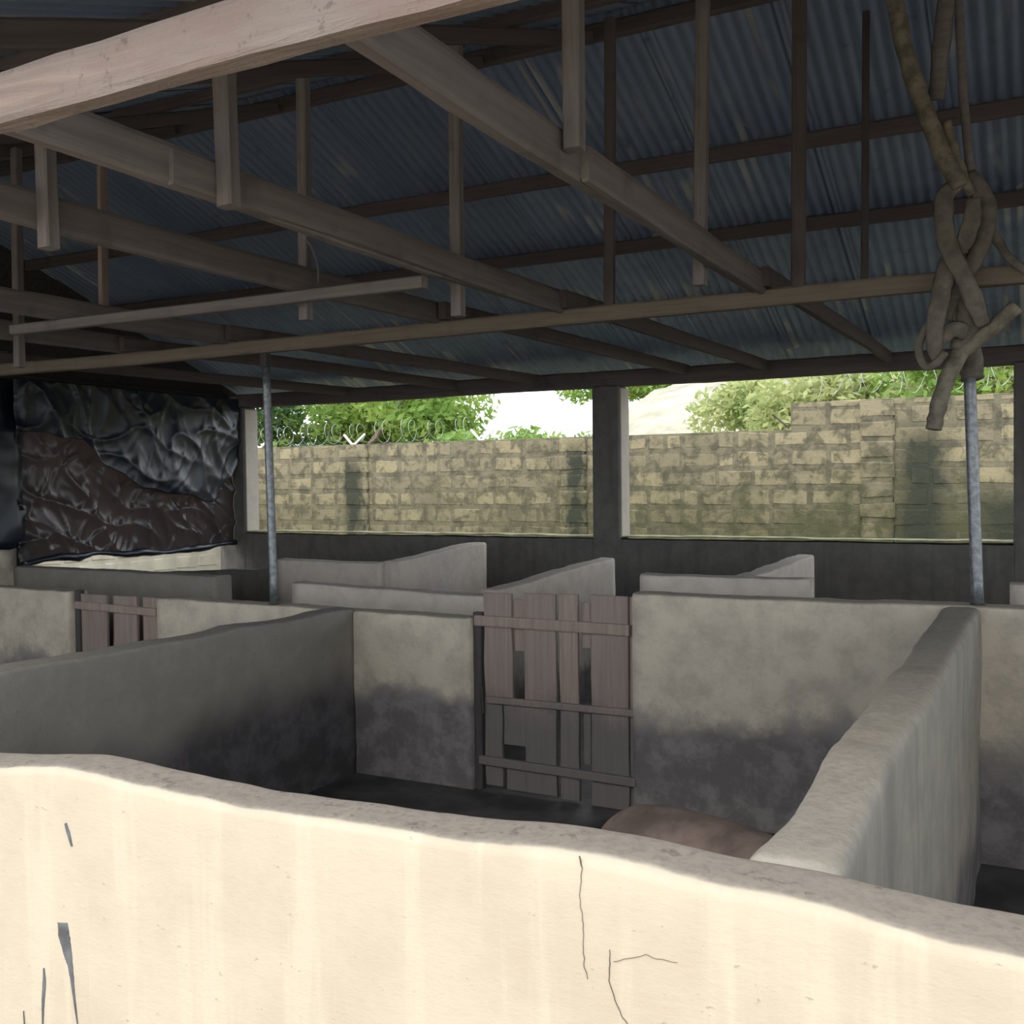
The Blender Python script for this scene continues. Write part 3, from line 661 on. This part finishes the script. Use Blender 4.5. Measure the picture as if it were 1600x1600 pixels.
# ------------------------------------------------------------------ boundary wall of cement blocks
BL, BH, TH = .45, .236, .18
variants = []
for q in range(8):
    rs = random.Random(q); L, H = .43, .212
    L -= rs.uniform(-.004, .04); H -= rs.uniform(-.002, .022)
    v, f = box_vf(-L/2, L/2, 0, TH, -H/2, H/2, .022)
    v = [(x+rs.uniform(-.016, .016), y+rs.uniform(-.004, .007), z+rs.uniform(-.013, .013)) for x, y, z in v]
    me = bpy.data.meshes.new('block'); me.from_pydata(v, [], f); me.materials.append(M['block'])
    import bmesh
    b = bmesh.new(); b.from_mesh(me); bmesh.ops.recalc_face_normals(b, faces=b.faces); b.to_mesh(me); b.free()
    variants.append(me)
def top_at(x): return 2.57 if x > -2.70 else 2.255
def put_block(parent, x, y, z, rz=0.0, sx=1.0):
    o = bpy.data.objects.new('block', random.choice(variants)); C.objects.link(o); o.parent = parent
    o.location = Vector((x, y, z))-parent.location; o.rotation_euler = (random.uniform(-.01, .01), random.uniform(-.012, .012), rz); o.scale = (sx, 1, 1)
    return o
YW = 12.5
wo = box('wall_outside', -11.75, 7.0, YW+.006, YW+TH-.02, -.06, 2.245, M['mortar']); tag(wo, kind='structure')
box('mortar_step', -2.69, 7.0, YW+.006, YW+TH-.02, 2.24, 2.565, M['mortar'], wo)
nco = 0
for r in range(-1, 7):
    z = 2.255-BH*(r+.5) if r >= 0 else None
    if r < 0:
        for rr in range(1):
            z = 2.255+BH*.5; x = -2.70+BL/2
            while x < 2.0: put_block(wo, x, YW, z); x += BL
        x = -2.70+.22
        while x < 2.0: put_block(wo, x, YW, 2.255+BH+.04).scale = (1, 1, .36); x += BL
        continue
    x = -11.7+(BL/2 if r % 2 else 0)
    while x < 2.0:
        sx = random.choice((1, 1, 1, .5)); wlen = BL*sx
        if r < 6 and x > -12: put_block(wo, x+wlen/2, YW, z, 0, sx*1.0 if sx == 1 else .46); nco += 1
        x += wlen
# pilasters with blocks of their own
for px_ in (-1.70, -5.55, -9.05):
    box('pilaster_core', px_-.17-wo.location.x, px_+.17-wo.location.x, YW-.043, YW+.05, -.06, top_at(px_)-.01, M['mortar'], wo); zt = top_at(px_); k = 0; z = zt-BH/2
    while z > .8:
        o = put_block(wo, px_, YW-.055, z, 0, .92 if k % 2 else .87); k += 1; z -= BH
# left boundary wall, seen under the hem of the plastic sheet
ws = box('wall_boundary_left', -11.85, -11.70, 2.0, YW, -.06, 2.245, M['paleblock']); tag(ws, kind='structure')
pale = variants[3].copy(); pale.materials[0] = M['paleblock']
for r in range(4, 8):
    z = 2.255-BH*(r+.5); y = 5.6+(BL/2 if r % 2 else 0)
    while y < 12.2: ob = put_block(ws, -11.69, y, z, math.pi/2); ob.data = pale; y += BL

# iron V posts and razor wire on top of the boundary wall
for x, z, lb in ((-11.02, 2.25, 'white iron fork for wire at the left end of the block wall'), (-9.2, 2.25, 'white iron fork for wire standing clear on the block wall, left of the middle pillar'), (-7.0, 2.25, 'white iron fork for wire next before the middle pillar')):
    t = empty('wire_fork', (x, YW+.09, z-.02)); tag(t, lb, 'wire fork', 'iron forks on the boundary wall')
    for s in (-1, 1):
        beam('arm', (x, YW+.09, z-.02), (x+s*.20*(.75 if s < 0 else 1), YW+.09+s*.02, z+.15), .03, .03, M['white_iron'], t, rough=.001)
    tube('foot', [(0, 0, -.04), (0, 0, .04)], .02, M['white_iron'], t, n=8, sub=1)
o = beam('iron_peg', (-2.72, YW+.06, 2.26), (-2.92, YW+.06, 2.44), .02, .02, M['rust'], rough=.001); tag(o, 'dark iron peg leaning at the step of the block wall', 'peg')
def coil(x0, x1, z, label, seed, r=.15):
    pts = []; n = int((x1-x0)/.012)
    for i in range(n):
        a = i*.33; x = x0+(x1-x0)*i/n
        pts.append((x+.05*math.sin(a*.5), YW+.09+r*math.cos(a), z+r+.02+r*math.sin(a)*(1+.15*math.sin(i*.05+seed))))
    v, f = tube_vf(pts, .0032, n=4, sub=1)
    o = mesh('razor_wire', v, f, M['wire'], None, recenter=True)
    return tag(o, label, 'razor wire', None)
coil(-11.6, -4.9, 2.25, 'looped razor wire along the lower top of the block wall', 1)
coil(-2.6, 1.0, 2.62, 'looped razor wire along the raised right part of the block wall', 2, .13)

# ------------------------------------------------------------------ land and trees beyond
def hill():
    v, f = [], []; nx, ny = 60, 30
    for i in range(nx+1):
        for j in range(ny+1):
            x = -40+70*i/nx; y = 20+40*j/ny
            t = min(1, j/16); t = t*t*(3-2*t)
            u = min(1, max(0, (x+17.5)/5)); h = t*(2.9+3.1*u*u*(3-2*u)+.35*math.sin(x*.5))*(1+.1*noise.noise(Vector((x*.3, y*.3, 0))))
            v.append((x, y, -.1+h+.15*noise.noise(Vector((x*1.1, y*1.1, 3)))))
    for i in range(nx):
        for j in range(ny): a = i*(ny+1)+j; f.append([a, a+ny+1, a+ny+2, a+1])
    return tag(fix_normals(mesh('hillside', v, f, M['hill'], smooth=True)), kind='structure')
hill()
def tree(label, name, X, Y, zc, blobs, m, nleaf, leaf=.16, trunk=True, seed=0, base=0.0):
    rs = random.Random(seed); t = empty(name, (X, Y, base)); tag(t, label, 'tree' if trunk else 'bush')
    if trunk:
        tube('trunk', [(0, 0, 0), (.1, .05, zc*.4), (0, 0, zc*.8), (.1, 0, zc)], [.16, .13, .10, .05], M['bark'], t, n=8, sub=3)
        for bx, by, bz, br in blobs: tube('limb', [(0, 0, zc*.5), (bx*.5, by*.5, (zc*.5+bz)*.5), (bx, by, bz)], [.08, .06, .03], M['bark'], t, n=6, sub=2)
    v, f = [], []
    for bx, by, bz, br in blobs:
        for i in range(int(nleaf/len(blobs))):
            d = Vector((rs.gauss(0, 1), rs.gauss(0, 1), rs.gauss(0, 1))).normalized()*br*rs.uniform(.35, 1)**.6
            p = Vector((bx, by, bz))+d*Vector((1, 1, .8)).length/1.62; p.z = bz+d.z*.8
            a = Vector((rs.gauss(0, 1), rs.gauss(0, 1), rs.gauss(0, .7))).normalized(); b = a.cross(Vector((rs.gauss(0, 1), rs.gauss(0, 1), rs.gauss(0, 1)))).normalized()
            l = leaf*rs.uniform(.6, 1.3); k = len(v)
            v += [p-a*l, p+b*l*.38+a*l*.1, p+a*l, p-b*l*.38+a*l*.1]; f.append([k, k+1, k+2, k+3])
    o = mesh('foliage', v, f, m, t); o['kind'] = 'stuff'
    return t
def blobs(seed, n, sx, sz, z0, r):
    rs = random.Random(seed); return [(rs.uniform(-sx, sx), rs.uniform(-sx*.6, sx*.6), z0+rs.uniform(0, sz), r*rs.uniform(.75, 1.2)) for _ in range(n)]
tree('dense dark green tree behind the left end of the block wall', 'leafy_tree', -15.0, 15.5, 3.4, blobs(1, 12, 2.1, 2.2, 1.7, .95), M['leafB'], 12800, 0.094, True, 1)
tree('bright yellow-green tree behind the wall, left of the open sky', 'leafy_tree', -12.6, 17.0, 3.6, blobs(2, 13, 2.3, 2.2, 1.7, 1.0), M['leafA'], 14000, 0.101, True, 2)
tree('fresh green bush above the block wall left of the middle pillar', 'leafy_bush', -8.2, 16.5, 2.2, blobs(3, 8, 2.1, .5, 1.5, .8), M['leafA'], 8400, 0.094, False, 3)
tree('small green bush just left of the middle pillar beyond the wall', 'leafy_bush', -6.9, 15.2, 2.2, blobs(4, 5, .9, .4, 1.6, .7), M['leafA'], 5200, 0.086, False, 4)
tree('tree with a dark crown on the hill, right of the middle pillar', 'leafy_tree', -14.8, 43.0, 2.2, blobs(5, 10, 3.6, .7, .9, 1.0), M['leafA'], 7600, 0.158, True, 5, 4.9)
tree('pale yellow-green bush on the slope above the step of the block wall', 'leafy_bush', -4.7, 24, 2.5, blobs(6, 7, 2.0, .9, 2.7, 1.0), M['leafC'], 6000, 0.115, False, 6, .0)
tree('pale bush behind the raised part of the block wall', 'leafy_bush', -2.0, 17, 2.6, blobs(7, 9, 1.9, .6, 2.5, .75), M['leafC'], 7200, 0.094, False, 7)
tree('green tree at the right edge seen behind the steel pole', 'leafy_tree', -.2, 16.5, 3.4, blobs(8, 8, 1.4, 1.5, 2.3, .8), M['leafA'], 6000, 0.094, True, 8)
tree('low pale shrub on the slope right of the middle pillar', 'leafy_bush', -7.6, 23, 1.5, blobs(9, 8, 2.2, .3, 1.75, .7), M['leafC'], 5200, 0.094, False, 9)
